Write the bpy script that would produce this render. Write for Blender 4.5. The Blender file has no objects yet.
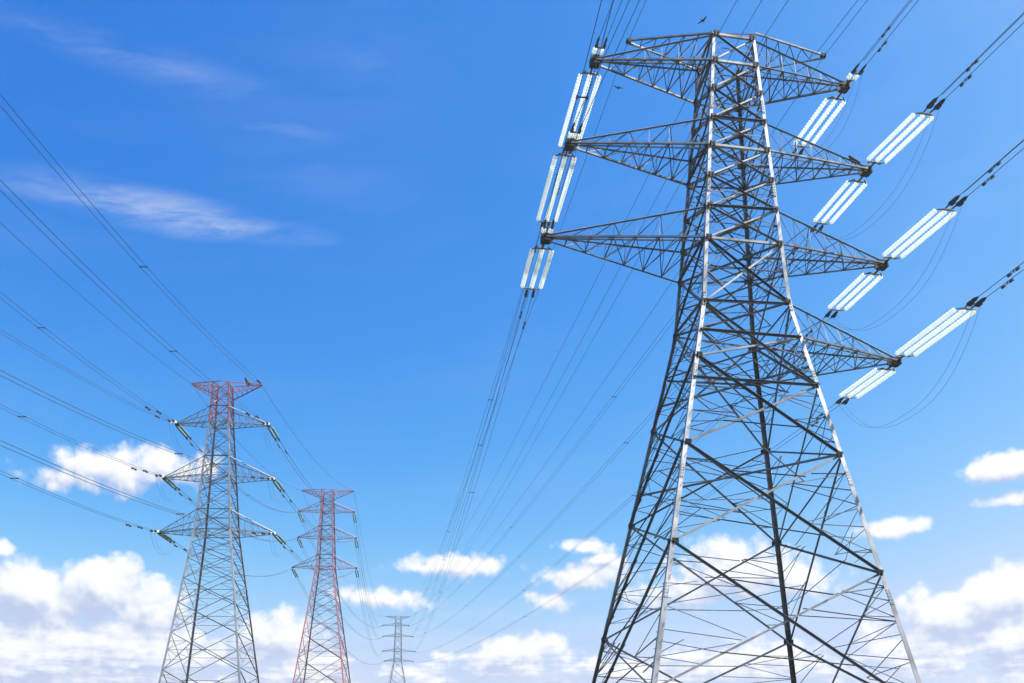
import bpy, bmesh, math, random
from mathutils import Vector, Matrix

C = bpy.context.scene
COL = C.collection
random.seed(7)
V = Vector

# ------------------------------------------------------------------ camera
cam_d = bpy.data.cameras.new('camera')
cam = bpy.data.objects.new('camera', cam_d)
COL.objects.link(cam)
CAM = V((0.0, 0.0, 1.7))
right = V((0.99995295, -0.00090050, 0.00965848))
up = V((-0.00970037, -0.09282694, 0.995635))
fwd = V((0.0, 0.99568185, 0.09283131))
m = Matrix((right, up, -fwd)).transposed().to_4x4()
m.translation = CAM
cam.matrix_world = m
cam_d.sensor_fit = 'HORIZONTAL'
cam_d.sensor_width = 36.0
cam_d.lens = 922.657 / 1024 * 36
cam_d.shift_x = (512 - 487.16) / 1024
cam_d.shift_y = (681.61 - 341.5) / 1024
cam_d.clip_start = 0.1
cam_d.clip_end = 20000
C.camera = cam

# ------------------------------------------------------------------ exposure
C.view_settings.view_transform = 'Standard'
C.view_settings.look = 'None'
C.view_settings.gamma = 1.0
C.view_settings.exposure = 1.3
C.view_settings.use_curve_mapping = False
C.cycles.use_denoising = True
C.cycles.denoiser = 'OPENIMAGEDENOISE'
C.cycles.denoising_input_passes = 'RGB_ALBEDO_NORMAL'
C.cycles.denoising_prefilter = 'ACCURATE'
C.cycles.volume_bounces = 0

# ------------------------------------------------------------------ sky
_az, _el = math.radians(109), math.radians(60)
SUN = V((math.sin(_az) * math.cos(_el), math.cos(_az) * math.cos(_el), math.sin(_el)))
SUN_EL = math.asin(SUN.z)
SUN_AZ = math.atan2(SUN.x, SUN.y)

W = bpy.data.worlds.new('World')
C.world = W
W.use_nodes = True
nt = W.node_tree
nt.nodes.clear()


class G:
    """small expression builder for shader nodes"""
    def __init__(s, tree): s.t = tree
    def n(s, typ, **kw):
        o = s.t.nodes.new(typ)
        for k, v in kw.items(): setattr(o, k, v)
        return o
    def put(s, sock, v):
        if hasattr(v, 'is_output'): s.t.links.new(v, sock)
        else: sock.default_value = v
    def math(s, op, a, b=0.0, c=0.0, clamp=False):
        o = s.n('ShaderNodeMath', operation=op, use_clamp=clamp)
        s.put(o.inputs[0], a); s.put(o.inputs[1], b); s.put(o.inputs[2], c)
        return o.outputs[0]
    def vec(s, op, a, b=(0, 0, 0)):
        o = s.n('ShaderNodeVectorMath', operation=op)
        s.put(o.inputs[0], a)
        if op == 'SCALE': s.put(o.inputs['Scale'], b)
        else: s.put(o.inputs[1], b)
        return o.outputs['Value' if op in ('LENGTH', 'DOT_PRODUCT') else 'Vector']
    def xyz(s, x, y, z):
        o = s.n('ShaderNodeCombineXYZ')
        s.put(o.inputs[0], x); s.put(o.inputs[1], y); s.put(o.inputs[2], z)
        return o.outputs[0]
    def sep(s, v):
        o = s.n('ShaderNodeSeparateXYZ'); s.put(o.inputs[0], v)
        return o.outputs
    def noise(s, v, scale, detail=6.0, rough=0.55, dist=0.0, lac=2.0):
        o = s.n('ShaderNodeTexNoise')
        s.put(o.inputs['Vector'], v)
        o.inputs['Scale'].default_value = scale
        o.inputs['Detail'].default_value = detail
        o.inputs['Roughness'].default_value = rough
        o.inputs['Distortion'].default_value = dist
        o.inputs['Lacunarity'].default_value = lac
        return o.outputs['Fac']
    def n_col(s, v, scale):
        o = s.n('ShaderNodeTexNoise')
        s.put(o.inputs['Vector'], v); o.inputs['Scale'].default_value = scale; o.inputs['Detail'].default_value = 5.0
        return s.vec('SUBTRACT', o.outputs['Color'], (0.5, 0.5, 0.5))
    def billow(s, v, scale):
        o = s.n('ShaderNodeTexVoronoi', voronoi_dimensions='2D', feature='SMOOTH_F1')
        s.put(o.inputs['Vector'], v); o.inputs['Scale'].default_value = scale; o.inputs['Smoothness'].default_value = 0.35
        return o.outputs['Distance']
    def smooth(s, v, lo, hi, a=0.0, b=1.0):
        o = s.n('ShaderNodeMapRange', interpolation_type='SMOOTHSTEP')
        s.put(o.inputs[0], v)
        for i, q in enumerate((lo, hi, a, b)): s.put(o.inputs[1 + i], q)
        return o.outputs[0]
    def mix(s, f, a, b):
        o = s.n('ShaderNodeMix', data_type='RGBA')
        s.put(o.inputs[0], f); s.put(o.inputs[6], a); s.put(o.inputs[7], b)
        return o.outputs[2]


g = G(nt)
GAIN = 0.1 * 2 ** C.view_settings.exposure
def seen(r, gg, b): return (r / GAIN, gg / GAIN, b / GAIN, 1)
# clouds sit at a compass bearing and a height above the horizon (radians): bearing, height, half width, half height, weight
CU = [
    (-0.4076, 0.1748, 0.0574, 0.0395, 1.00),
    (-0.4660, 0.1676, 0.0482, 0.0366, 0.95),
    (-0.3548, 0.1607, 0.0482, 0.0344, 0.90),
    (-0.4718, 0.1091, 0.0952, 0.0482, 0.90),
    (-0.3718, 0.1100, 0.1133, 0.0454, 0.85),
    (-0.3971, 0.2916, 0.0680, 0.0192, 0.56),
    (-0.3462, 0.3035, 0.0511, 0.0195, 0.54),
    (-0.4311, 0.2776, 0.0513, 0.0143, 0.48),
    (-0.2282, 0.1323, 0.0570, 0.0358, 0.80),
    (-0.2013, 0.1015, 0.0627, 0.0318, 0.75),
    (-0.1234, 0.1808, 0.0605, 0.0128, 0.50),
    (-0.0399, 0.2171, 0.0681, 0.0160, 0.52),
    (-0.0695, 0.2143, 0.0329, 0.0096, 0.45),
    (0.1116, 0.2057, 0.0564, 0.0191, 0.58),
    (0.1040, 0.2365, 0.0393, 0.0095, 0.50),
    (0.0647, 0.1793, 0.0306, 0.0107, 0.50),
    (0.0377, 0.1253, 0.0653, 0.0216, 0.70),
    (0.0138, 0.1122, 0.0653, 0.0173, 0.60),
    (-0.0622, 0.0983, 0.0434, 0.0151, 0.50),
    (0.2653, 0.2065, 0.0819, 0.0351, 0.70),
    (0.2079, 0.1899, 0.0631, 0.0252, 0.60),
    (0.3305, 0.1950, 0.0443, 0.0223, 0.55),
    (0.4177, 0.2385, 0.0314, 0.0116, 0.60),
    (0.5170, 0.2873, 0.0387, 0.0145, 0.85),
    (0.5200, 0.2557, 0.0284, 0.0073, 0.50),
    (0.5124, 0.1668, 0.0584, 0.0301, 1.00),
    (0.4776, 0.1484, 0.0605, 0.0346, 0.90),
    (0.5273, 0.1243, 0.0735, 0.0468, 0.95),
    (0.4503, 0.1188, 0.0708, 0.0390, 0.80),
    (0.1649, 0.1036, 0.1266, 0.0192, 0.50),
    (-0.4915, 0.2042, 0.0137, 0.0085, 0.50),
    (0.2891, 0.1091, 0.1198, 0.0249, 0.50),
    (0.1225, 0.2235, 0.0282, 0.0085, 0.40),
]
CI = [
    (-0.3521, 0.5313, 0.2094, 0.0250, 1.00),
    (-0.4307, 0.5265, 0.1318, 0.0162, 0.70),
    (-0.2688, 0.5300, 0.1266, 0.0188, 0.50),
    (-0.3992, 0.6464, 0.2344, 0.0216, 0.45),
    (-0.4670, 0.6424, 0.1111, 0.0140, 0.45),
    (-0.3166, 0.6403, 0.1250, 0.0255, 0.35),
    (-0.2512, 0.6189, 0.1505, 0.0204, 0.35),
    (-0.1535, 0.6791, 0.2448, 0.0669, 0.20),
    (-0.1837, 0.5818, 0.2184, 0.0746, 0.20),
    (0.4619, 0.4532, 0.1271, 0.0511, 0.20),
]


tc = g.n('ShaderNodeTexCoord')
d = g.vec('NORMALIZE', tc.outputs['Generated'])
dx, dy, dz = g.sep(d)
AZ = g.math('ARCTAN2', dx, dy)
EL = g.math('ARCSINE', dz)
P0 = g.xyz(AZ, EL, 0.0)


def blobs(p, table):
    out = None
    for (a, e, sx, sy, w) in table:
        q = g.vec('MULTIPLY', g.vec('SUBTRACT', p, (a, e, 0)), (1 / sx, 1 / sy, 0))
        r = g.vec('LENGTH', q)
        val = g.math('MULTIPLY_ADD', r, -w, w)          # w * (1 - r)
        out = val if out is None else g.math('SMOOTH_MAX', out, val, 0.12)
    return out


def cumulus(p):
    f = blobs(p, CU)
    big = g.noise(p, 22.0, 3.0, 0.5)
    fine = g.noise(g.vec('ADD', p, (3.1, 1.7, 0.4)), 48.0, 10.0, 0.64)
    q = g.vec('ADD', p, g.vec('SCALE', g.n_col(p, 40.0), 0.022))
    lumps = g.billow(q, 30.0)
    small = g.billow(g.vec('ADD', q, (1.3, 0.7, 0)), 74.0)
    layers = g.noise(g.vec('MULTIPLY', p, (1.0, 5.5, 1.0)), 14.0, 8.0, 0.6)          # flat bases low over the horizon
    low = g.smooth(EL, 0.155, 0.10)
    n = g.math('MULTIPLY_ADD', big, 0.70, g.math('MULTIPLY_ADD', fine, 0.75, -0.66))
    n = g.math('ADD', n, g.math('MULTIPLY_ADD', lumps, -0.38, g.math('MULTIPLY_ADD', small, -0.22, 0.24)))
    n = g.math('ADD', n, g.math('MULTIPLY', g.math('MULTIPLY_ADD', layers, 1.5, -0.78), low))
    return g.math('ADD', f, n)


ra = cumulus(P0)
rb = cumulus(g.vec('ADD', P0, (0.008, 0.020, 0.0)))     # nearer to the sun: the cloud's own shading
rc = cumulus(g.vec('ADD', P0, (0.002, 0.006, 0.0)))
cu_a = g.smooth(ra, -0.03, 0.40)
lit = g.smooth(g.math('ADD', g.math('SUBTRACT', ra, rb), g.math('MULTIPLY', g.math('SUBTRACT', ra, rc), 0.8)), -0.75, 0.72)
cu_col = g.mix(lit, seen(.52, .60, .82), seen(1.06, 1.06, 1.06))
# high thin streaks
pc = g.xyz(g.math('MULTIPLY', AZ, 1.0), g.math('MULTIPLY_ADD', AZ, -0.55, g.math('MULTIPLY', EL, 5.0)), 0.3)
warp = g.noise(pc, 5.0, 4.0, 0.6)
pc2 = g.vec('ADD', pc, g.xyz(g.math('MULTIPLY', warp, 0.12), g.math('MULTIPLY', warp, 0.16), 0.0))
cn = g.noise(pc2, 8.0, 10.0, 0.66)
cf = g.math('MAXIMUM', blobs(P0, CI), 0.0)
ci_a = g.math('MULTIPLY', g.smooth(g.math('MULTIPLY', cf, g.smooth(cn, 0.20, 0.66)), 0.0, 0.80), 0.46)
# whole-sky fine veil, and fair-weather clouds round the rest of the horizon
veil = g.math('MULTIPLY', g.smooth(g.noise(pc2, 3.0, 7.0, 0.6), 0.45, 0.8), 0.05)
rest = g.noise(g.vec('MULTIPLY', d, (1, 1, 2.4)), 4.0, 9.0, 0.6)
off = g.smooth(g.math('ABSOLUTE', AZ), 0.62, 0.9)
band = g.math('MULTIPLY', g.smooth(EL, 0.02, 0.06), g.smooth(EL, 0.30, 0.12))
rest_a = g.math('MULTIPLY', g.math('MULTIPLY', g.smooth(rest, 0.57, 0.70), off), band)

sky = g.n('ShaderNodeTexSky')
sky.sky_type = 'NISHITA'
sky.sun_disc = False
sky.sun_elevation = SUN_EL
sky.sun_rotation = SUN_AZ
sky.altitude = 50
sky.air_density = 1.0
sky.dust_density = 3.0
sky.ozone_density = 1.5
# film-like response of the sky colour: one power curve per channel (values as seen by the camera at full exposure)
sr, sg, sb = g.sep(sky.outputs[0])
def response(ch, gam, k, top): return g.math('MULTIPLY', g.math('SMOOTH_MIN', g.math('MULTIPLY', g.math('POWER', g.math('MULTIPLY', ch, 0.1), gam), k), top, 0.2), 1 / GAIN)
SKYC = g.xyz(response(sr, *(4.1, 148.0, 0.56)), response(sg, *(1.76, 4.85, 0.70)), response(sb, *(0.75, 1.92, 0.98)))
col = g.mix(g.math('MAXIMUM', ci_a, veil), SKYC, seen(.74, .80, .93))
col = g.mix(rest_a, col, seen(.85, .88, .94))
# thin low cloud sheet over the horizon
sheet = g.noise(g.vec('MULTIPLY', P0, (1.0, 4.0, 1.0)), 7.0, 9.0, 0.62)
sheet_a = g.math('MULTIPLY', g.math('MULTIPLY', g.smooth(sheet, 0.34, 0.70), g.smooth(EL, 0.24, 0.07)), 0.42)
col = g.mix(sheet_a, col, seen(.80, .86, .96))
col = g.mix(g.math('MULTIPLY', cu_a, 0.96), col, cu_col)
bg = g.n('ShaderNodeBackground')
g.put(bg.inputs[0], col)
bg.inputs[1].default_value = 0.1
wo = g.n('ShaderNodeOutputWorld')
nt.links.new(bg.outputs[0], wo.inputs[0])

# ------------------------------------------------------------------ sun
sl = bpy.data.lights.new('sun', 'SUN')
sl.energy = 5.0
sl.angle = math.radians(0.53)
sl.color = (1.0, 0.96, 0.9)
so = bpy.data.objects.new('sun', sl)
COL.objects.link(so)
so.rotation_euler = SUN.to_track_quat('Z', 'Y').to_euler()
so.location = SUN * 200

# ------------------------------------------------------------------ materials
def mat(name, base, rough=0.5, metal=0.0, spec=0.5, var=0.0, scale=3.0, dark=None, bump=0.0, member=0.0, rust=0.0):
    m = bpy.data.materials.new(name)
    m.use_nodes = True
    t = m.node_tree
    b = t.nodes['Principled BSDF']
    b.inputs['Roughness'].default_value = rough
    b.inputs['Metallic'].default_value = metal
    b.inputs['Specular IOR Level'].default_value = spec
    b.inputs['Base Color'].default_value = (*base, 1)
    if var:
        h = G(t)
        tcn = h.n('ShaderNodeTexCoord')
        n1 = h.noise(tcn.outputs['Object'], scale, 6.0, 0.6)
        n2 = h.noise(tcn.outputs['Object'], scale * 0.13, 3.0, 0.5)
        f = h.smooth(h.math('MULTIPLY_ADD', n1, 0.6, h.math('MULTIPLY', n2, 0.4)), 0.36, 0.66)
        dk = dark or tuple(c * (1 - var) for c in base)
        col = h.mix(f, (*dk, 1), (*base, 1))
        if rust:                                           # rain streaks and rust bleeding down the member
            st = h.noise(h.vec('MULTIPLY', tcn.outputs['Object'], (5, 5, 0.5)), 2.2, 6.0, 0.65)
            col = h.mix(h.math('MULTIPLY', h.smooth(st, 0.56, 0.74), rust), col, (0.11, 0.065, 0.042, 1))
        if member:                                         # every bolted member left the galvanizing bath with its own tone
            rnd = h.n('ShaderNodeNewGeometry').outputs['Random Per Island']
            hv = h.n('ShaderNodeHueSaturation')
            h.put(hv.inputs['Color'], col)
            h.put(hv.inputs['Value'], h.smooth(rnd, 0.0, 1.0, 1 - member, 1 + member))
            col = hv.outputs[0]
        h.t.links.new(col, b.inputs['Base Color'])
        h.t.links.new(h.smooth(n1, 0.3, 0.7, max(0.05, rough - 0.12), min(1, rough + 0.14)), b.inputs['Roughness'])
        if bump:
            bp = h.n('ShaderNodeBump')
            bp.inputs['Strength'].default_value = bump
            h.put(bp.inputs['Height'], n1)
            h.t.links.new(bp.outputs[0], b.inputs['Normal'])
    return m


M = {}
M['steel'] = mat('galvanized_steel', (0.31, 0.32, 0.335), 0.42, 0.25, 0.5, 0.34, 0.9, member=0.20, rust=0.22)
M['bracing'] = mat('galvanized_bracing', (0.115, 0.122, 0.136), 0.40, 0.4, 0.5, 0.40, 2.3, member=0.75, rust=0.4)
M['weathered'] = mat('weathered_plate', (0.018, 0.016, 0.016), 0.65, 0.3, 0.4, 0.5, 4.0)
M['red'] = mat('faded_red_paint', (0.32, 0.085, 0.09), 0.6, 0.0, 0.4, 0.5, 1.5, dark=(0.24, 0.10, 0.10), member=0.4)
M['pink'] = mat('weathered_red_paint', (0.42, 0.10, 0.13), 0.6, 0.0, 0.4, 0.5, 1.0, dark=(0.30, 0.12, 0.15), member=0.4)
M['pink_grey'] = mat('red_primer_worn_to_grey', (0.30, 0.10, 0.13), 0.6, 0.1, 0.4, 0.5, 1.0, dark=(0.17, 0.13, 0.16), member=0.5)
M['mid'] = mat('dull_galvanized_bracing', (0.20, 0.21, 0.225), 0.5, 0.25, 0.5, 0.4, 1.4, member=0.6, rust=0.2)
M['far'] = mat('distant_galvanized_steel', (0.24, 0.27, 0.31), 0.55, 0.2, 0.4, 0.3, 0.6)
M['wire'] = mat('aluminium_conductor', (0.10, 0.11, 0.13), 0.5, 0.5, 0.4, 0.3, 1.0)
M['dark'] = mat('dark_fitting', (0.035, 0.036, 0.042), 0.5, 0.4, 0.4, 0.3, 6.0)
M['concrete'] = mat('footing_concrete', (0.28, 0.27, 0.25), 0.9, 0, 0.3, 0.35, 3.0, bump=0.3)
M['ground'] = mat('field_grass', (0.048, 0.066, 0.022), 0.95, 0, 0.2, 0.5, 0.35, dark=(0.058, 0.052, 0.026), bump=0.5)
M['feather'] = mat('dark_feathers', (0.03, 0.028, 0.03), 0.7, 0, 0.3, 0.3, 30.0)
gl = mat('toughened_glass', (0.92, 0.97, 0.95), 0.15, 0.0, 0.6)
_b = gl.node_tree.nodes['Principled BSDF']
_b.inputs['Transmission Weight'].default_value = 0.25
_b.inputs['IOR'].default_value = 1.5
_b.inputs['Subsurface Weight'].default_value = 0.0
_tr = gl.node_tree.nodes.new('ShaderNodeBsdfTranslucent')
_tr.inputs['Color'].default_value = (0.94, 0.98, 0.96, 1)
_mx = gl.node_tree.nodes.new('ShaderNodeMixShader')
_mx.inputs[0].default_value = 0.42
_out = gl.node_tree.nodes['Material Output']
gl.node_tree.links.new(_b.outputs[0], _mx.inputs[1])
gl.node_tree.links.new(_tr.outputs[0], _mx.inputs[2])
gl.node_tree.links.new(_mx.outputs[0], _out.inputs[0])
M['glass'] = gl
M['green_glass'] = mat('green_toughened_glass', (0.09, 0.20, 0.15), 0.40, 0.0, 0.6)


# ------------------------------------------------------------------ helpers
def build(name, bm, material, parent=None, loc=None):
    me = bpy.data.meshes.new(name)
    bm.normal_update()
    bm.to_mesh(me); bm.free()
    me.materials.append(material)
    o = bpy.data.objects.new(name, me)
    COL.objects.link(o)
    if parent: o.parent = parent
    if loc is not None: o.location = loc
    return o


def tag(o, label, cat, group=None, kind=None):
    o['label'] = label
    o['category'] = cat
    if group: o['group'] = group
    if kind: o['kind'] = kind
    return o


def empty(name, loc):
    o = bpy.data.objects.new(name, None)
    COL.objects.link(o)
    o.location = loc
    o.empty_display_size = 0.5
    return o


def hexa(bm, p):
    v = [bm.verts.new(q) for q in p]
    for f in ((0, 1, 2, 3), (7, 6, 5, 4), (0, 4, 5, 1), (1, 5, 6, 2), (2, 6, 7, 3), (3, 7, 4, 0)):
        bm.faces.new([v[i] for i in f])


def slab(bm, p, q, s, n, s0, s1, n0, n1):
    """a strip from p to q, spanning s0..s1 along s and n0..n1 along n"""
    hexa(bm, [p + s * s0 + n * n0, p + s * s1 + n * n0, p + s * s1 + n * n1, p + s * s0 + n * n1,
              q + s * s0 + n * n0, q + s * s1 + n * n0, q + s * s1 + n * n1, q + s * s0 + n * n1])


def angle(bm, p, q, w, n, style=0, off=0.0):
    """rolled steel angle from p to q. n: outward side of the lattice face. style 0: flat leg outside, other leg pointing in from
    the lower edge; 1: other leg standing out from the upper edge; 2: plain flat bar"""
    d = (q - p)
    if d.length < 1e-4: return
    d.normalize()
    n = (n - d * n.dot(d))
    if n.length < 1e-4: n = d.orthogonal()
    n.normalize()
    s = n.cross(d)
    if s.z < 0: s = -s
    t = max(0.012, w * 0.12)
    jit = random.uniform(-0.004, 0.004) + off
    p = p + n * jit; q = q + n * jit
    if style == 2:
        slab(bm, p, q, s, n, -w / 2, w / 2, -t, t)
        return
    slab(bm, p, q, s, n, -w / 2, w / 2, 0, t)
    if style == 0: slab(bm, p, q, s, n, -w / 2, -w / 2 + t, -w * 0.9, -0.001)
    else: slab(bm, p, q, s, n, w / 2 - t, w / 2, t + 0.001, w * 0.95)


def tube(bm, pts, r, sides=5, closed_ends=True):
    rings = []
    a = None
    for i, p in enumerate(pts):
        d = (pts[min(i + 1, len(pts) - 1)] - pts[max(i - 1, 0)]).normalized()
        if a is None: a = d.orthogonal().normalized()
        a = (a - d * a.dot(d)).normalized()
        b = d.cross(a)
        rr = r[i] if isinstance(r, (list, tuple)) else r
        rings.append([bm.verts.new(p + (a * math.cos(2 * math.pi * k / sides) + b * math.sin(2 * math.pi * k / sides)) * rr) for k in range(sides)])
    for i in range(len(rings) - 1):
        for k in range(sides):
            bm.faces.new((rings[i][k], rings[i][(k + 1) % sides], rings[i + 1][(k + 1) % sides], rings[i + 1][k]))
    if closed_ends:
        bm.faces.new(rings[0][::-1]); bm.faces.new(rings[-1])
    return bm


def box(bm, c, x, y, z, hx, hy, hz):
    slab(bm, c - x * hx, c + x * hx, y, z, -hy, hy, -hz, hz)


def lerp(a, b, t): return a + (b - a) * t


# ------------------------------------------------------------------ ground
bm = bmesh.new()
N = 40
R = 3000
def gz(x, y):
    r = math.hypot(x, y)
    return 0.0 if r < 500 else 0.4 * math.sin(x * 0.004) * math.cos(y * 0.003) * min(1, (r - 500) / 500)
ax = [math.copysign(abs(t) ** 2.2, t) * R for t in [(-1 + 2 * i / N) for i in range(N + 1)]]
gv = [[bm.verts.new((x, y, gz(x, y))) for x in ax] for y in ax]
for j in range(N):
    for i in range(N):
        bm.faces.new((gv[j][i], gv[j][i + 1], gv[j + 1][i + 1], gv[j + 1][i]))
ground = build('ground', bm, M['ground'])
ground['kind'] = 'structure'

# the air between the near tower and the farthest one: one even box of haze, closed, reaching just above the highest tower
bm = bmesh.new()
bmesh.ops.create_cube(bm, size=1.0, matrix=Matrix.Translation((0, 0, 36.5)) @ Matrix.Diagonal((6200, 6200, 77, 1)))
hm = bpy.data.materials.new('thin_haze')
hm.use_nodes = True
hm.node_tree.nodes.clear()
pv = hm.node_tree.nodes.new('ShaderNodeVolumePrincipled')
pv.inputs['Color'].default_value = (0.80, 0.88, 1.0, 1)
pv.inputs['Density'].default_value = 0.00026
pv.inputs['Anisotropy'].default_value = 0.2
ho = hm.node_tree.nodes.new('ShaderNodeOutputMaterial')
hm.node_tree.links.new(pv.outputs[0], ho.inputs['Volume'])
haze = build('haze', bm, hm)
haze['kind'] = 'stuff'


# ------------------------------------------------------------------ lattice towers
UP = V((0, 0, 1))
SG = {'A': (-1, -1), 'B': (1, -1), 'C': (-1, 1), 'D': (1, 1)}


class Tower:
    """square lattice tower; legs A, B towards the camera, C, D behind them. prof: (height, half width) from the top down"""
    def __init__(s, centre, yaw, prof):
        s.c = V((centre[0], centre[1], 0))
        s.u = V((math.cos(yaw), math.sin(yaw), 0)); s.v = V((-math.sin(yaw), math.cos(yaw), 0))
        s.prof = prof
    def half(s, z):
        P = s.prof
        for i in range(len(P) - 1):
            if z >= P[i + 1][0] or i == len(P) - 2:
                (z0, h0), (z1, h1) = P[i], P[i + 1]
                return h0 + (h1 - h0) * (z - z0) / (z1 - z0)
    def corner(s, k, z):
        """leg point relative to the tower's base centre"""
        a, b = SG[k]; h = s.half(z)
        return s.u * (a * h) + s.v * (b * h) + UP * z
    def loc(s, x, y, z): return V((x, y, z)) - s.c


def leg_mesh(T, k, w0, w1, breaks, bolts=False):
    bm = bmesh.new()
    a, b = SG[k]
    eu, ev = -T.u * a, -T.v * b
    z_hi, z_lo = breaks[0], breaks[-1]
    for i in range(len(breaks) - 1):
        za, zb = breaks[i], breaks[i + 1]
        rings = []
        for z in (za, zb):
            w = w1 + (w0 - w1) * (z - z_lo) / (z_hi - z_lo)
            t = w * 0.11
            p = T.corner(k, z)
            o = -0.36 * w
            prof = [(o, o), (o + w, o), (o + w, o + t), (o + t, o + t), (o + t, o + w), (o, o + w)]
            rings.append([bm.verts.new(p + eu * x + ev * y) for x, y in prof])
        for j in range(6):
            bm.faces.new((rings[0][j], rings[0][(j + 1) % 6], rings[1][(j + 1) % 6], rings[1][j]))
        bm.faces.new(rings[0]); bm.faces.new(rings[1][::-1])
    bmesh.ops.recalc_face_normals(bm, faces=bm.faces)
    if bolts is not None:                                  # bolted splice covers where two leg sections meet
        for z in breaks[1:-1]:
            w = w1 + (w0 - w1) * (z - z_lo) / (z_hi - z_lo)
            p0, p1 = [T.corner(k, z + e) - (eu + ev) * 0.36 * w for e in (0.45, -0.45)]
            slab(bm, p0, p1, eu, -ev, w * 0.10, w * 0.98, 0.002, 0.022)
            slab(bm, p0, p1, ev, -eu, w * 0.10, w * 0.98, 0.002, 0.022)
            for i in range(5):
                c = lerp(p0, p1, (i + 0.5) / 5)
                for s_ in (0.3, 0.75):
                    tube(bm, [c + eu * w * s_ - ev * 0.02, c + eu * w * s_ - ev * 0.055], 0.024, 6)
    if bolts:                                              # step bolts up the leg
        z = 3.0
        i = 0
        while z < z_hi - 0.5:
            p = T.corner(k, z)
            e = (T.u * a) if i % 2 else (T.v * b)
            q = p + (ev if i % 2 else eu) * 0.12
            tube(bm, [q, q + e * 0.16], 0.016, 5)
            tube(bm, [q + e * 0.16, q + e * 0.185], 0.03, 6)
            z += 0.45; i += 1
    return bm


def ladder(bm, a0, a1, b0, b1, n, w, nrm, style):
    """rungs and zigzag between the line a0-a1 and the line b0-b1 (both starting at a shared corner)"""
    for i in range(1, n + 1):
        t = i / (n + 1) + random.uniform(-0.05, 0.05)
        angle(bm, lerp(a0, a1, t), lerp(b0, b1, t + random.uniform(-0.06, 0.06)), w, nrm, style, -0.03)
        t2 = min(1.0, (i + 1) / (n + 1) + random.uniform(-0.05, 0.02))
        if i % 2: angle(bm, lerp(a0, a1, t), lerp(b0, b1, t2), w, nrm, 2, -0.05)
        else: angle(bm, lerp(b0, b1, t), lerp(a0, a1, t2), w, nrm, 2, -0.05)


def face_mesh(T, ka, kb, n, na, nb, w, wr, redund=True, bright_from=None, struts=(), lit_tone=False):
    bm = bmesh.new()
    lit_faces = []
    for i in range(len(na) - 1):
        p0, p1 = T.corner(ka, na[i]), T.corner(ka, na[i + 1])
        q0, q1 = T.corner(kb, nb[i]), T.corner(kb, nb[i + 1])
        if bright_from and i in bright_from: q0b = T.corner(kb, bright_from[i])
        else: q0b = q0
        H = abs(na[i] - na[i + 1])
        ww = w * (1.0 if H < 3 else 1.2 if H < 5 else 1.45)
        angle(bm, p0, q1, ww * 0.78, n, 1, 0.02)
        k0 = len(bm.faces)
        angle(bm, p1, q0b, ww * 0.72, n, 0, -0.02)
        if lit_tone: lit_faces += list(range(k0, len(bm.faces)))
        if not redund: continue
        # crossing point of the two diagonals
        la, lb = (p0 - p1).length, (q0b - q1).length
        wa, wb = (p0 - q0b).length, (p1 - q1).length
        t = wa / (wa + wb)
        X = lerp(p0, q1, t)
        mp, mq = lerp(p0, p1, t), lerp(q0b, q1, t)
        if H < 3.0:
            for (c, mm) in ((p0, mp), (q1, mq), (q0b, mq), (p1, mp)):
                j = random.uniform(0.42, 0.58)
                angle(bm, lerp(c, X, j), lerp(c, mm, random.uniform(0.75, 1.0)), wr * random.uniform(0.6, 0.95), n, 2, -0.03)
            angle(bm, mp, X, wr * 0.8, n, 2, -0.05); angle(bm, X, mq, wr * 0.8, n, 2, -0.05)
        elif H < 5.0:
            angle(bm, mp, X, wr, n, 0, -0.04); angle(bm, mq, X, wr, n, 0, -0.04)
            for (c, mm) in ((p0, mp), (p1, mp), (q0b, mq), (q1, mq)):
                angle(bm, lerp(c, X, 0.5), mm, wr * 0.8, n, 2, -0.03)
                angle(bm, lerp(c, X, 0.5), lerp(c, mm, 0.5), wr * 0.7, n, 2, -0.03)
        else:
            for (c, mm) in ((p0, mp), (p1, mp), (q0b, mq), (q1, mq)):
                ladder(bm, c, mm, c, X, random.choice((2, 2, 3)), wr * random.uniform(0.6, 0.9), n, 0)
            for (c, mm) in ((p1, mp), (q1, mq)):              # hip bracing back into the tower
                angle(bm, lerp(c, X, 0.5), lerp(c, mm, 0.6) - n * random.uniform(0.6, 1.4), wr * 0.6, n, 2, -0.03)
            for (c, e) in ((p0, q0b), (p1, q1)):
                a, b = lerp(c, X, 0.5), lerp(e, X, 0.5)
                if wa > 5 or c is p1:
                    angle(bm, a, b, wr, n, 1, -0.03)
    for (za, zb, st) in struts:
        k0 = len(bm.faces)
        angle(bm, T.corner(ka, za), T.corner(kb, zb), w * 1.1, n, st, 0.045)
        if lit_tone and st == 0: lit_faces += list(range(k0, len(bm.faces)))
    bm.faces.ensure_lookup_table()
    for i in lit_faces: bm.faces[i].material_index = 2          # sunlight put into the colour: lit diagonals and struts take the brighter steel
    return bm


def gusset_mesh(bm, T, ka, kb, n, na, nb, size):
    for k, o, zs in ((ka, kb, na), (kb, ka, nb)):
        for z in zs:
            p = T.corner(k, z)
            e = (T.corner(o, z) - p).normalized()
            c = p + e * size * 0.34 + n * 0.125
            box(bm, c, e, UP, n, size * 0.40, size * 0.36, 0.012)
            for i in (-1, 1):
                for j in (-1, 0, 1):
                    tube(bm, [c + e * size * 0.22 * i + UP * size * 0.22 * j + n * 0.01, c + e * size * 0.22 * i + UP * size * 0.22 * j + n * 0.045], 0.025, 6)
    return bm


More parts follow.
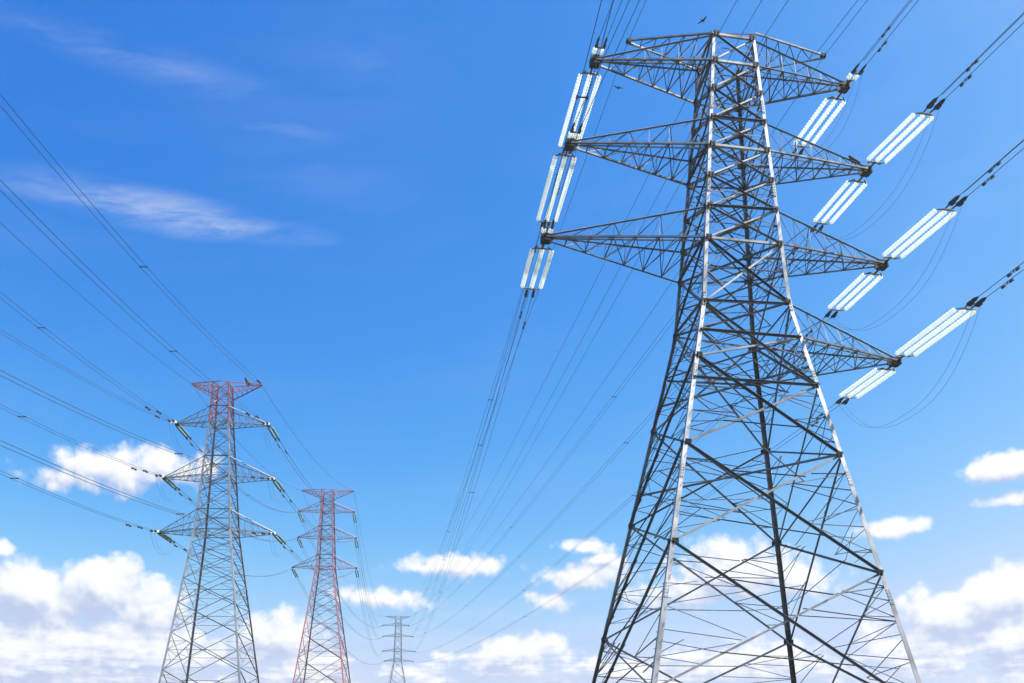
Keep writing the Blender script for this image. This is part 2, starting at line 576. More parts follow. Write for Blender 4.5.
def diaphragm_mesh(T, levels, w):
    bm = bmesh.new()
    for (a, b, c, d_) in levels:
        A, B, Cc, D = T.corner('A', a), T.corner('B', b), T.corner('C', c), T.corner('D', d_)
        for p, q in ((A, D), (B, Cc)):
            angle(bm, p, q, w, -UP, 0, random.uniform(-0.02, 0.02))
        ms = [lerp(A, B, .5), lerp(B, D, .5), lerp(D, Cc, .5), lerp(Cc, A, .5)]
        for i in range(4):
            angle(bm, ms[i], ms[(i + 1) % 4], w * 0.7, -UP, 2, -0.05)
    return bm


def arm_mesh(T, side, lowF, lowB, upF, upB, tip, w, wr, nseg, simple=False):
    """pyramid crossarm: two lower and two upper chords meeting at the tip, laced on every side"""
    kf, kb = ('A', 'C') if side < 0 else ('B', 'D')
    LF, LB, UF, UB = T.corner(kf, lowF), T.corner(kb, lowB), T.corner(kf, upF), T.corner(kb, upB)
    bm = bmesh.new()
    tf, tb = tip - T.v * 0.16, tip + T.v * 0.16
    tuf, tub = tip - T.v * 0.14 + UP * 0.16, tip + T.v * 0.14 + UP * 0.16
    angle(bm, LF, tf, w, -UP, 0, 0.0)
    angle(bm, LB, tb, w, -UP, 0, 0.0)
    angle(bm, UF, tuf, w * 0.9, -T.v + UP, 0, 0.0)
    angle(bm, UB, tub, w * 0.9, T.v + UP, 0, 0.0)
    if not simple:                                       # the second angle of each doubled lower chord
        angle(bm, LF + T.v * 0.34 * (1 if 1 else 0), tf + T.v * 0.12, w * 0.6, -UP, 0, 0.05)
    ts = [i / nseg for i in range(1, nseg)]
    # plan lacing
    prev = 0.0
    for i, t in enumerate(ts):
        angle(bm, lerp(LF, tf, t), lerp(LB, tb, t), wr, -UP, 0, -0.03)
        if i % 2 == 0: angle(bm, lerp(LF, tf, prev), lerp(LB, tb, t), wr, -UP, 2, -0.05)
        else: angle(bm, lerp(LB, tb, prev), lerp(LF, tf, t), wr, -UP, 2, -0.05)
        if not simple and t < 0.65:
            if i % 2 == 0: angle(bm, lerp(LB, tb, prev), lerp(LF, tf, t), wr * 0.8, -UP, 2, -0.075)
            else: angle(bm, lerp(LF, tf, prev), lerp(LB, tb, t), wr * 0.8, -UP, 2, -0.075)
        prev = t
    # side lacing
    for (L, U, tl, tu, n) in ((LF, UF, tf, tuf, -T.v), (LB, UB, tb, tub, T.v)):
        prev = 0.0
        for i, t in enumerate(ts):
            if t > 0.9: break
            if not simple or i % 2 == 0: angle(bm, lerp(L, tl, t), lerp(U, tu, t), wr * 0.55, n, 2, -0.03)
            angle(bm, lerp(U, tu, prev), lerp(L, tl, t), wr * 0.6, n, 2, -0.05)
            prev = t
    # top lacing
    prev = 0.0
    for i, t in enumerate(ts[:-1]):
        a, b = (UF, tuf), (UB, tub)
        if i % 2: a, b = b, a
        angle(bm, lerp(*a, prev), lerp(*b, t), wr * 0.8, UP, 2, -0.03)
        prev = t
    return bm


def tip_mesh(T, side, tip, sz):
    bm = bmesh.new()
    x = T.u * side
    for s in (-1, 1):
        c = tip + T.v * (0.2 * s * sz / 0.5) - x * sz * 0.25 + UP * 0.04
        box(bm, c, x, UP, T.v, sz * 0.8, sz * 0.46, 0.03)
    box(bm, tip + x * sz * 0.3 + UP * 0.05, x, T.v, UP, sz * 0.22, sz * 0.5, sz * 0.40)
    box(bm, tip - x * sz * 0.1 - UP * sz * 0.40, x, T.v, UP, sz * 0.62, sz * 0.62, 0.03)
    for s in (-1, 1):
        tube(bm, [tip + x * sz * 0.2 + T.v * s * 0.62 * sz - UP * sz * 0.5, tip + x * sz * 0.2 + T.v * s * 0.62 * sz + UP * sz * 0.3], 0.07 * sz / 0.5, 6)
    return bm


def footing_mesh(T, k):
    bm = bmesh.new()
    p = T.corner(k, 0.35); p.z = 0
    r = bmesh.ops.create_cone(bm, cap_ends=True, segments=16, radius1=0.75, radius2=0.6, depth=0.5, matrix=Matrix.Translation(p + UP * 0.2))
    return bm


def tower(name, label, T, nodes, arms, earth, bars, mats, group, struts=None, plans=(), gussets=0.0, redund=True, bright_from=None,
          bolts=False, nseg=6, simple=False, tip_size=0.5):
    root = empty(name, T.c)
    tag(root, label, 'transmission tower', group)
    w_leg_top, w_leg_bot, w, wr = bars
    m_leg, m_brace, m_top, z_paint = mats
    top = T.prof[0][0]
    br = [p[0] for p in T.prof]
    if bolts: br = sorted(set(br + [42.7, 37.0, 24.6, 18.2, 11.2, 4.6]), reverse=True)
    for k in 'ABCD':
        if z_paint is None:
            build('leg', leg_mesh(T, k, w_leg_top, w_leg_bot, br, bolts and k in 'AD' if bolts else None), m_leg if k in 'AB' else m_brace, root)  # rear legs take the darker bracing material: their shade is put into the colour
        else:
            lo = [z_paint - 0.003] + [z for z in br if z < z_paint]
            hi = [z for z in br if z > z_paint] + [z_paint]
            o = build('leg', leg_mesh(T, k, w_leg_top, w_leg_bot, lo, None), m_leg if k in 'AB' else m_brace, root)  # rear legs again coloured darker, standing in for shade
            build('painted_section', leg_mesh(T, k, w_leg_top, w_leg_top, hi, None), m_top, o)
        build('footing', footing_mesh(T, k), M['concrete'], root)
    faces = (('A', 'B', -T.v), ('C', 'D', T.v), ('A', 'C', -T.u), ('B', 'D', T.u))
    for fi, (a, b, n) in enumerate(faces):
        na, nb = nodes[a], nodes[b]
        st = (struts or {}).get(a + b, ())
        if z_paint is None:
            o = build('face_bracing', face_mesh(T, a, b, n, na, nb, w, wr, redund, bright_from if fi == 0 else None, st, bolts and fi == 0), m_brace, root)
        else:
            i = next(j for j, z in enumerate(na) if z <= z_paint + 0.01)
            o = build('face_bracing', face_mesh(T, a, b, n, na[i:], nb[i:], w, wr, redund, None, [s for s in st if s[0] <= z_paint]), m_brace, root)
            build('painted_bracing', face_mesh(T, a, b, n, na[:i + 1], nb[:i + 1], w, wr, redund, None, [s for s in st if s[0] > z_paint]), m_top, o)
        if gussets:                                        # bolted joint plates, a second material on the same lattice face
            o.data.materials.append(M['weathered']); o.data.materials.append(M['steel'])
            bm = bmesh.new(); bm.from_mesh(o.data)
            k0 = len(bm.faces)
            gusset_mesh(bm, T, a, b, n, na[:-1], nb[:-1], gussets)
            bm.faces.ensure_lookup_table()
            for f in bm.faces[k0:]: f.material_index = 1
            bm.normal_update(); bm.to_mesh(o.data); bm.free()
    if plans:
        for lv in plans: build('plan_bracing', diaphragm_mesh(T, [lv], w * 0.9), m_brace, root)
    for (side, lowF, lowB, upF, upB, tip) in arms:
        tp = T.loc(*tip)
        mm = m_brace if (z_paint is None or lowF < z_paint) else m_brace
        o = build('crossarm', arm_mesh(T, side, lowF, lowB, upF, upB, tp, w * 0.88, wr, nseg, simple), mm, root)
        build('tip_plate', tip_mesh(T, side, tp, tip_size), M['weathered'], o)
    for (bmf) in earth:
        o = build('earth_wire_arm', bmf[0], m_top if z_paint is not None else m_brace, root)
        if bmf[1]: build('tip_plate', bmf[1], M['weathered'], o)
    return root


# --- the near tower ---------------------------------------------------------------------------------
T1 = Tower((14.922, 55.197), 0.11748, [(47.64, 2.662 - 0.0745 * (47.64 - 29.45)), (29.45, 2.662), (0.25, 2.662 + 0.199 * 29.2)])
NA = [47.6, 45.70, 43.75, 41.66, 39.78, 37.66, 35.58, 33.48, 29.25, 25.59, 19.95, 13.96, 5.79, 0.4]
NB = [47.5, 45.60, 43.60, 41.62, 39.68, 37.64, 35.66, 33.40, 29.55, 24.03, 19.64, 12.56, 4.69, 0.4]
NC = [47.2, 45.02, 43.2, 41.2, 39.58, 37.3, 35.2, 33.15, 29.65, 23.6, 17.6, 10.2, 3.4, 0.4]
ND = [47.2, 44.98, 43.2, 41.2, 39.74, 37.3, 35.2, 33.65, 29.3, 22.8, 16.9, 10.4, 3.2, 0.4]
near_tips = dict(L1=(6.345, 54.185, 45.975), L2=(4.763, 53.998, 40.279), L3=(3.284, 53.823, 34.049),
                 R1=(22.897, 56.138, 45.999), R2=(24.231, 56.296, 40.334), R3=(25.12, 56.401, 34.032), R4=(25.787, 56.479, 27.619))
arms1 = [(-1, 45.70, 45.02, 47.55, 47.2, near_tips['L1']), (-1, 39.78, 39.58, 41.66, 41.2, near_tips['L2']), (-1, 33.48, 33.15, 35.58, 35.2, near_tips['L3']),
         (1, 45.60, 44.98, 47.45, 47.2, near_tips['R1']), (1, 39.68, 39.74, 41.62, 41.2, near_tips['R2']), (1, 33.40, 33.65, 35.66, 35.2, near_tips['R3']),
         (1, 27.232, 26.974, 29.55, 29.3, near_tips['R4'])]
struts1 = {'AB': [(47.58, 47.48, 0), (45.70, 45.60, 0), (41.66, 41.62, 1), (39.78, 39.68, 0), (35.58, 35.66, 1), (33.48, 33.40, 0), (29.3, 29.45, 1), (27.3, 27.2, 1), (24.1, 24.03, 1)],
           'CD': [(45.02, 44.98, 1), (39.58, 39.74, 1), (33.15, 33.65, 1), (29.65, 29.3, 1), (26.9, 26.97, 1)],
           'AC': [(47.5, 47.2, 1), (45.70, 45.02, 1), (39.78, 39.58, 1), (33.48, 33.15, 1), (29.25, 29.65, 1)],
           'BD': [(47.45, 47.2, 1), (45.60, 44.98, 1), (39.68, 39.74, 1), (33.40, 33.65, 1), (29.45, 29.3, 1), (27.232, 26.974, 1), (19.64, 16.9, 1)]}
plans1 = [(43.75, 43.6, 43.2, 43.2), (37.66, 37.64, 37.3, 37.3), (31.4, 31.4, 31.3, 31.4), (25.59, 25.3, 25.2, 25.2), (45.7, 45.6, 45.02, 44.98), (41.66, 41.62, 41.2, 41.2), (39.78, 39.68, 39.58, 39.74), (35.58, 35.66, 35.2, 35.2), (33.48, 33.4, 33.15, 33.65),
          (29.25, 29.55, 29.65, 29.3), (27.3, 27.23, 27.0, 26.97), (19.95, 19.64, 19.5, 19.4)]


def earth_near(side):
    bm = bmesh.new()
    if side < 0:
        tip = T1.loc(8.531, 54.443, 47.634); a = T1.corner('A', 47.6); b = T1.corner('C', 47.2); l = T1.corner('C', 45.1)
    else:
        tip = T1.loc(21.521, 55.976, 48.013); a = T1.loc(16.89, 55.429, 49.038); b = T1.corner('D', 47.2); l = T1.corner('D', 45.1)
        for k in 'BD': angle(bm, T1.corner(k, 47.4), a, 0.1, T1.u, 2)
        angle(bm, T1.corner('A', 47.6), a, 0.08, UP, 2)
    angle(bm, a, tip, 0.10, UP, 1); angle(bm, b, tip - UP * 0.1, 0.08, -UP, 0); angle(bm, lerp(a, b, 0.6) - UP * 0.9, tip - UP * 0.2, 0.07, -UP, 2)
    for i in range(1, 6):
        t0, t1 = (i - 1) / 6, i / 6
        angle(bm, lerp(a, tip, t0), lerp(b, tip, t1), 0.05, UP, 2); angle(bm, lerp(b, tip, t1), lerp(a, tip, t1), 0.05, UP, 2, -0.03)
    return bm, tip_mesh(T1, side, tip, 0.20)


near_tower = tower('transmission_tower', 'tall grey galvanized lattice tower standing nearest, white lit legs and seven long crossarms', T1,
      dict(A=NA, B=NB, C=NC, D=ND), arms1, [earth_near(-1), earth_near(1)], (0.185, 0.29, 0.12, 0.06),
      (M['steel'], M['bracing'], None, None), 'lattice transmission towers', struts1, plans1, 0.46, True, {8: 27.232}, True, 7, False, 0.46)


def far_tower(label, centre, prof, levels, arm_levels, e_arm, bars, mats, nseg, tip_size, low_n, redund, simple):
    """levels: panel heights from the top to the last crossarm; below it the panels grow towards the ground"""
    T = Tower(centre, 0.0, prof)
    zs = list(levels)
    z = zs[-1]
    tot = z - 0.5
    k = [1.22 ** i for i in range(low_n)]
    for q in k:
        z -= tot * q / sum(k); zs.append(z)
    zs[-1] = 0.4
    nd = {c: zs for c in 'ABCD'}
    arms = []
    st = []
    for (zl, zu, xl, xr) in arm_levels:
        arms.append((-1, zl, zl, zu, zu, (xl, centre[1], zl)))
        arms.append((1, zl, zl, zu, zu, (xr, centre[1], zl)))
        st += [(zl, zl, 0), (zu, zu, 1)]
    ea = []
    zt, zlow, xl, xr = e_arm
    for s, x in ((-1, xl), (1, xr)):
        bm = bmesh.new()
        tip = T.loc(x, centre[1], zt)
        h = T.half(prof[0][0])
        mid = V((0, 0, zt))
        w = bars[2]
        kf, kb = ('A', 'C') if s < 0 else ('B', 'D')
        for kk, o in ((kf, -0.1), (kb, 0.1)):
            top = T.corner(kk, zt - 0.02); low = T.corner(kk, zlow)
            angle(bm, V((0, top.y, zt)), V((tip.x, tip.y + o, zt)), w, UP, 1)
            angle(bm, low, V((tip.x, tip.y + o, zt - 0.1)), w, -UP, 0)
            pr = 0.0
            for i in range(1, 6):
                t = i / 6
                angle(bm, lerp(low, tip, t), lerp(top, tip, t), bars[3], T.v, 2)
                angle(bm, lerp(top, tip, pr), lerp(low, tip, t), bars[3], T.v, 2, 0.04)
                pr = t
        ea.append((bm, None))
    return T, tower('transmission_tower', label, T, nd, arms, ea, bars, mats, 'lattice transmission towers',
                    {f: st for f in ('AB', 'CD', 'AC', 'BD')}, [(z, z, z, z) for (z, *_ ) in arm_levels], 0.0, redund, None, False, nseg, simple, tip_size)


T2, tower2 = far_tower('grey lattice tower with a red painted head, standing beside the all red tower', (-34.45, 115.0),
      [(50.6, 1.0), (45.2, 1.25), (31.0, 2.22), (0.25, 6.35)],
      [50.55, 49.0, 47.3, 45.2, 42.9, 40.6, 38.1, 35.8, 33.6, 31.0],
      [(45.2, 47.3, -40.23, -28.35), (38.1, 40.6, -41.54, -27.48), (31.0, 33.6, -41.87, -27.14)],
      (50.6, 48.9, -38.45, -29.42), (0.20, 0.27, 0.10, 0.055), (M['steel'], M['mid'], M['red'], 45.2), 6, 0.32, 8, True, False)
T3, tower3 = far_tower('slim all red lattice tower rising beyond the grey tower with the red head', (-38.25, 214.0),
      [(66.8, 1.25), (61.7, 1.4), (48.2, 2.0), (0.25, 8.45)],
      [66.75, 65.0, 63.9, 61.7, 59.8, 57.9, 55.4, 53.2, 50.9, 48.2],
      [(61.7, 63.9, -44.98, -31.94), (55.4, 57.9, -45.03, -31.33), (48.2, 50.9, -46.12, -31.04)],
      (66.8, 65.0, -44.41, -32.06), (0.24, 0.32, 0.12, 0.065), (M['pink'], M['pink_grey'], M['pink'], None), 5, 0.3, 9, True, True)
T4, tower4 = far_tower('smallest faint grey lattice tower, farthest off low by the cloud bank', (-41.5, 424.0),
      [(71.2, 1.2), (66.9, 1.3), (50.3, 1.75), (0.25, 10.6)],
      [71.15, 69.0, 66.9, 64.4, 61.8, 58.4, 54.9, 52.6, 50.3],
      [(66.9, 68.0, -48.9, -36.6), (61.8, 62.9, -48.5, -34.6), (54.9, 56.0, -48.6, -33.5), (50.3, 51.4, -47.6, -34.4)],
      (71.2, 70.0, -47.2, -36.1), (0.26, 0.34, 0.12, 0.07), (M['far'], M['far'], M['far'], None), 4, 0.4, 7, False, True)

# ------------------------------------------------------------------ insulator strings
def string_mesh(x0, x1, r=0.155, pitch=0.25, sides=12):
    """a string of cap-and-pin glass discs along local x"""
    bm = bmesh.new()
    prof = []
    n = max(2, int((x1 - x0) / pitch))
    p = (x1 - x0) / n
    for i in range(n):
        a = x0 + i * p
        prof += [(a, 0.075), (a + 0.25 * p, 0.085), (a + 0.40 * p, r), (a + 0.58 * p, r * 0.97), (a + 0.70 * p, 0.10)]
    prof.append((x1, 0.075))
    rings = []
    for x, rr in prof:
        rings.append([bm.verts.new((x, rr * math.cos(2 * math.pi * k / sides), rr * math.sin(2 * math.pi * k / sides))) for k in range(sides)])
    for i in range(len(rings) - 1):
        for k in range(sides):
            f = bm.faces.new((rings[i][k], rings[i][(k + 1) % sides], rings[i + 1][(k + 1) % sides], rings[i + 1][k]))
            f.smooth = False
    bm.faces.new(rings[0][::-1]); bm.faces.new(rings[-1])
    bmesh.ops.recalc_face_normals(bm, faces=bm.faces)
    return bm


X, Yv, Zv = V((1, 0, 0)), V((0, 1, 0)), V((0, 0, 1))


def insulator_proto(glass0, glass1, n_str, gap, end, glass='glass', slim=1.0):
    """tension set: link, yoke plate, parallel glass strings, yoke plate, two dead-end clamps. Runs from 0 to end along local x"""
    parts = []
    lat = [(i - (n_str - 1) / 2) * gap for i in range(n_str)]
    hw = max(abs(lat[0]), 0.2)
    bm = bmesh.new()
    tube(bm, [V((-0.25, 0, 0)), V((glass0 - 0.12, 0, 0))], 0.06, 6)
    for y in lat:
        tube(bm, [V((glass0 - 0.32, y * 0.55, 0)), V((glass0, y, 0))], 0.035, 5)
    parts.append(('link', bm, M['dark']))
    for s, x in ((1, glass0 - 0.2), (-1, glass1 + 0.2)):
        bm = bmesh.new()
        hexa(bm, [V((x - s * .05, -hw * .4, -.02)), V((x + s * .12, -hw - .06, -.02)), V((x + s * .12, hw + .06, -.02)), V((x - s * .05, hw * .4, -.02)),
                  V((x - s * .05, -hw * .4, .02)), V((x + s * .12, -hw - .06, .02)), V((x + s * .12, hw + .06, .02)), V((x - s * .05, hw * .4, .02))])
        bmesh.ops.recalc_face_normals(bm, faces=bm.faces)
        parts.append(('yoke_plate', bm, M['steel']))
    for y in lat:
        bm = string_mesh(glass0, glass1)
        bmesh.ops.translate(bm, verts=bm.verts, vec=(0, y, 0))
        parts.append(('glass_string', bm, M[glass]))
    for y in (-0.24, 0.24):
        bm = bmesh.new()
        tube(bm, [V((glass1 + 0.3, y * 0.8, 0)), V((end - 0.9, y, 0)), V((end - 0.85, y, 0)), V((end - 0.25, y, 0)), V((end, y, 0))], [0.04, 0.05, 0.12 * slim, 0.12 * slim, 0.04], 8)
        box(bm, V((end - 0.55, y, -0.14)), X, Yv, Zv, 0.16, 0.06, 0.06)
        parts.append(('dead_end_clamp', bm, M['dark']))
    return [(n, build(n, b, m_)) for n, b, m_ in parts]


PROTO = {'long': insulator_proto(0.6, 5.3, 3, 0.60, 6.9), 'far': insulator_proto(0.7, 5.1, 3, 0.62, 6.4, slim=0.8),
         'short': insulator_proto(0.55, 1.1, 2, 0.44, 2.2), 'pair': insulator_proto(0.6, 4.6, 2, 0.5, 5.8, 'green_glass'),
         'far_long': insulator_proto(0.6, 7.3, 3, 0.62, 8.4, slim=0.7), 'stub': insulator_proto(0.3, 0.65, 2, 0.44, 1.7, slim=0.6),
         'longer': insulator_proto(0.6, 5.9, 3, 0.60, 7.5), 'longest': insulator_proto(0.6, 6.5, 3, 0.60, 8.0)}
END = {'long': 6.9, 'far': 6.4, 'far_long': 8.4, 'stub': 1.7, 'short': 2.2, 'pair': 5.8, 'longer': 7.5, 'longest': 8.0}
used = set()


def insulator(kind, p, d, label, group):
    d = d.normalized()
    lat = UP.cross(d).normalized()
    n = d.cross(lat)
    root = empty('tension_insulator', p)
    root.rotation_euler = Matrix((d, lat, n)).transposed().to_euler()
    tag(root, label, 'insulator', group)
    for nm, o in PROTO[kind]:
        if kind in used:
            c = o.copy(); COL.objects.link(c)
        else: c = o
        c.parent = root
    used.add(kind)
    return p + d * END[kind], lat


# ------------------------------------------------------------------ conductors
def curve_pts(S, hd, f, t0, t1, n):
    return [S + hd * t + UP * f(t) for t in [t0 + (t1 - t0) * (i / n) for i in range(n + 1)]]


def damper_mesh(p, d, k=1.0):
    bm = bmesh.new()
    q = p - UP * 0.12 * k
    tube(bm, [p + UP * 0.03, q], 0.03 * k, 5)
    tube(bm, [q - d * 0.28 * k, q + d * 0.28 * k], 0.02 * k, 5)
    for s in (-1, 1):
        tube(bm, [q + d * s * 0.22 * k, q + d * s * 0.42 * k], 0.075 * k, 7)
    return bm


def bundle(label, group, pts, lat, gap=0.24, r=0.026, spacers=(), dampers=(), dk=1.0, name='conductor_bundle', sides=5, n=2):
    root = empty(name, pts[0])
    tag(root, label, 'power line', group)
    loc = [p - pts[0] for p in pts]
    for s in ((-1, 1) if n == 2 else (-1, 0.15, 1)):
        build('wire', tube(bmesh.new(), [q + lat * gap * s + UP * (0.25 * (1 - abs(s)) if n == 3 else 0) for q in loc], r, sides), M['wire'], root)
    def at(f):
        i = f * (len(loc) - 1); j = min(int(i), len(loc) - 2)
        return lerp(loc[j], loc[j + 1], i - j), (loc[j + 1] - loc[j]).normalized()
    for f in spacers:
        p, d = at(f)
        bm = bmesh.new()
        tube(bm, [p - lat * gap, p + lat * gap], 0.035, 6)
        for s in (-1, 1): box(bm, p + lat * gap * s, d, lat, UP, 0.09, 0.05, 0.05)
        build('spacer', bm, M['dark'], root)
    for f, s in dampers:
        p, d = at(f)
        build('vibration_damper', damper_mesh(p + lat * gap * s, d, dk), M['dark'], root)
    return root


def single(label, group, pts, r=0.018, name='earth_wire'):
    bm = tube(bmesh.new(), [p - pts[0] for p in pts], r, 5)
    o = build(name, bm, M['wire'], None, pts[0])
    tag(o, label, 'power line', group)
    return o


def span(S, E, sag, n=36):
    return [lerp(S, E, t) - UP * (4 * sag * t * (1 - t)) for t in [i / n for i in range(n + 1)]]


def span_dir(S, E, sag):
    d = E - S
    return V((d.x, d.y, d.z - 4 * sag))


ORD = {'1': 'topmost', '2': 'second', '3': 'third', '4': 'lowest'}
G1 = 'glass tension insulators on the near tower'
GW = 'conductor bundles of the near tower'
near_dir = dict(R1=(.1413, .08), R2=(.171, .08), R3=(.139, .06), R4=(.116, .02), L1=(.1483, .08), L2=(.1812, .08), L3=(.0693, .08))
t4 = {'R1': (-36.6, 424, 66.4), 'R2': (-34.6, 424, 61.3), 'R3': (-33.5, 424, 54.4), 'R4': (-34.4, 424, 49.8),
      'L1': (-38.0, 424, 66.6), 'L2': (-36.6, 424, 61.5), 'L3': (-35.6, 424, 54.6)}
far_sag = dict(R1=6, R2=6, R3=6, R4=5, L1=7, L2=7, L3=7)
C_NEAR = 0.0004
SIDE = {'R': 'right', 'L': 'left'}
for k in ('R1', 'R2', 'R3', 'R4', 'L1', 'L2', 'L3'):
    tip = V(near_tips[k])
    s_out = T1.u * (1 if k[0] == 'R' else -1)
    where = '%s %s arm' % (ORD[k[1]] if k != 'L3' else 'lowest', SIDE[k[0]])
    # towards the camera
    a, s = near_dir[k]
    hd = V((math.sin(a), -math.cos(a), 0))
    kind = 'stub' if k in ('R1', 'L1', 'L2', 'L3') else {'R3': 'longer', 'R4': 'longest'}.get(k, 'long')
    p0 = tip + hd * 0.45 + UP * 0.02
    if kind not in ('short', 'stub'): lab = 'long triple glass insulator pulling forward and up from the near tower\'s ' + where
    else: lab = 'short dark clamped insulator pulling forward from the near tower\'s ' + where
    e_near, lat = insulator(kind, p0, hd - UP * s, lab, G1)
    t0 = (e_near - tip).dot(hd)
    f = lambda t, s=s: -s * t + C_NEAR * t * t
    zc = e_near.z - (tip.z + f(t0))
    pts = curve_pts(tip + UP * zc, hd, f, t0, 150.0, 48)
    bundle(('three' if k[0] == 'R' else 'twin') + ' wires rising forward out of frame from the near tower\'s ' + where, GW, pts, lat, 0.24, 0.019, (0.075, 0.30), ((0.012, 1), (0.02, -1)) if k[0] == 'R' else (), 1.0, n=3 if k[0] == 'R' else 2)
    # away from the camera
    E = V(t4[k])
    p1 = tip - hd * 0.45 - UP * 0.05
    d = span_dir(p1, E, far_sag[k]).normalized()
    lab = 'triple glass insulator on the far side of the near tower\'s ' + where
    e_far, lat2 = insulator('far_long' if k in ('L1', 'L2') else 'far', p1, d, lab, G1)
    bundle('twin wires running back to the smallest tower from the near tower\'s ' + where, GW, span(e_far, E, far_sag[k], 60), lat2, 0.22, 0.017,
           (0.12, 0.3, 0.5, 0.7), ((0.006, 1), (0.01, -1)), 1.0)
    # jumper loop under the arm
    sag = {'R4': 3.6, 'R3': 3.0, 'R2': 2.8}.get(k, 1.7)
    n = 20
    root = empty('jumper_loop', e_near)
    tag(root, 'slack twin jumper loop hanging under the near tower\'s ' + where, 'jumper cable', 'jumper loops of the near tower')
    for sd in (-1, 1):
        q = []
        for i in range(n + 1):
            t = i / n
            hang = (1 - abs(2 * t - 1) ** 2.6) * sag
            q.append(lerp(e_near - hd * 0.4, e_far - d * 0.4, t) - UP * (hang + 0.2) + lat * sd * (0.2 + 0.1 * math.sin(t * 3.1)) + s_out * 0.25 * math.sin(t * math.pi) - e_near)
        build('wire', tube(bmesh.new(), q, 0.008, 5), M['wire'], root)

# earth wires of the near tower
GE = 'earth wires of the near tower'
for nm, tip, a, lab in (('R', (21.521, 55.976, 48.0), .1759, 'thin wire rising from the right earth wire arm of the near tower'),
                        ('L', (8.531, 54.443, 47.6), .16, 'thin wire rising from the left earth wire arm of the near tower'),
                        ('B', (15.6, 54.0, 47.75), .15, 'thin wire rising from the near tower\'s top edge, between its legs'),
                        ('D', (16.6, 56.8, 47.9), .17, 'thin wire rising from the near tower\'s rear top corner'),
                        ('E', (20.9, 55.9, 48.0), .19, 'second thin wire rising just inside the right earth wire arm tip'),
                        ('A', (14.2, 53.6, 47.75), .15, 'thin wire rising beside the near tower\'s top left corner')):
    hd = V((math.sin(a), -math.cos(a), 0))
    S = V(tip)
    f = lambda t: -0.07 * t + 0.0004 * t * t
    single(lab, GE, curve_pts(S, hd, f, 0, 150, 30))
    E = V((-36.1 if nm in 'RBDE' else -40.0, 424, 71.2))
    if nm != 'E': single(lab.replace('rising', 'running back'), GE, span(S, E, 7, 50))
# clamps on top of the tower for them
# --- left line ------------------------------------------------------------------------------------------
G2 = 'insulators of the tower with the red head'
GW2 = 'conductor bundles of the tower with the red head'
t2 = dict(R1=(-28.35, 115, 45.18, .1923, 0), R2=(-27.48, 115, 38.09, .2575, 0), R3=(-27.14, 115, 30.99, .2108, 0),
          L1=(-40.23, 115, 45.27, .1479, 0), L2=(-41.54, 115, 38.19, .1819, 0), L3=(-41.87, 115, 31.02, .1389, 0))
t3 = dict(R1=(-31.94, 214, 61.6), R2=(-31.33, 214, 55.3), R3=(-31.04, 214, 48.1), L1=(-44.98, 214, 61.6), L2=(-45.03, 214, 55.3), L3=(-46.12, 214, 48.1))
cross = dict(R1=65.8, R2=66.7, R3=66.6, L1=43.2, L2=39.9, L3=38.5)
O3 = {'1': 'top', '2': 'middle', '3': 'bottom'}
for k, (x, y, z, s, _) in t2.items():
    tip = V((x, y, z))
    where = 'red headed tower\'s %s %s arm' % (O3[k[1]], SIDE[k[0]])
    hd = V((0, -1, 0))
    c = 0.001
    s2 = s + 0.0005 * cross[k]
    e, lat = insulator('short', tip + hd * 0.3, hd - UP * s2, 'small dark clamp set facing forward on the ' + where, G2)
    t0 = (e - tip).dot(hd)
    f = lambda t, s2=s2, c=c: -s2 * t + c * t * t
    zc = e.z - (tip.z + f(t0))
    pts = curve_pts(tip + UP * zc, hd, f, t0, 135, 44)
    bundle('twin wires sagging toward the left border from the ' + where, GW2, pts, lat, 0.30, 0.020, (0.25, 0.5), ((0.035, 1), (0.05, -1)), 1.5)
    if k == 'L1':
        hd2 = V((-0.02, -1, 0)).normalized()
        pts = curve_pts(tip + UP * 0.1 - X * 0.5, hd2, lambda t: -0.222 * t + 0.001 * t * t, 0.4, 135, 44)
        bundle('lower second set of twin wires sagging from the red headed tower\'s top left arm', GW2, pts, lat, 0.26, 0.018, (0.3,), ((0.04, 1),), 1.4)
    E = V(t3[k])
    p1 = tip - hd * 0.3
    sag = 3.2
    d = span_dir(p1, E, sag).normalized()
    e2, lat2 = insulator('pair', p1, d, 'greenish twin glass insulator slanting back under the ' + where, G2)
    bundle('twin wires running to the all red tower from the ' + where, GW2, span(e2, E, sag, 30), lat2, 0.26, 0.034, (0.4,), ((0.02, 1), (0.05, -1)), 1.3)
    root = empty('jumper_loop', e)
    tag(root, 'slack twin jumper loop hanging under the ' + where, 'jumper cable', 'jumper loops of the tower with the red head')
    for sd in (-1, 1):
        q = [lerp(e, e2, i / 14) - UP * ((1 - abs(2 * i / 14 - 1) ** 2.4) * 2.3) + lat * 0.22 * sd - e for i in range(15)]
        build('wire', tube(bmesh.new(), q, 0.012, 5), M['wire'], root)
    # on from the all red tower to the farthest one
    w3 = 'all red tower\'s %s %s arm' % (O3[k[1]], SIDE[k[0]])
    E4 = V(dict(R1=(-48.9, 424, 66.8), R2=(-48.5, 424, 61.7), R3=(-48.6, 424, 54.8), L1=(-49.2, 424, 66.6), L2=(-48.9, 424, 61.5), L3=(-47.6, 424, 50.1))[k])
    S3 = E - V((0, 0, 0.2))
    sag = 8.5
    d = span_dir(S3, E4, sag).normalized()
    e3, lat3 = insulator('pair', S3, d, 'small glass insulator hanging back from the ' + w3, 'insulators of the all red tower')
    bundle('faint twin wires drooping to the smallest tower from the ' + w3, 'conductor bundles of the all red tower', span(e3, E4, sag, 40), lat3, 0.26, 0.034, (), (), 1.0, sides=4)
G5 = 'earth wires of the towers on the left'
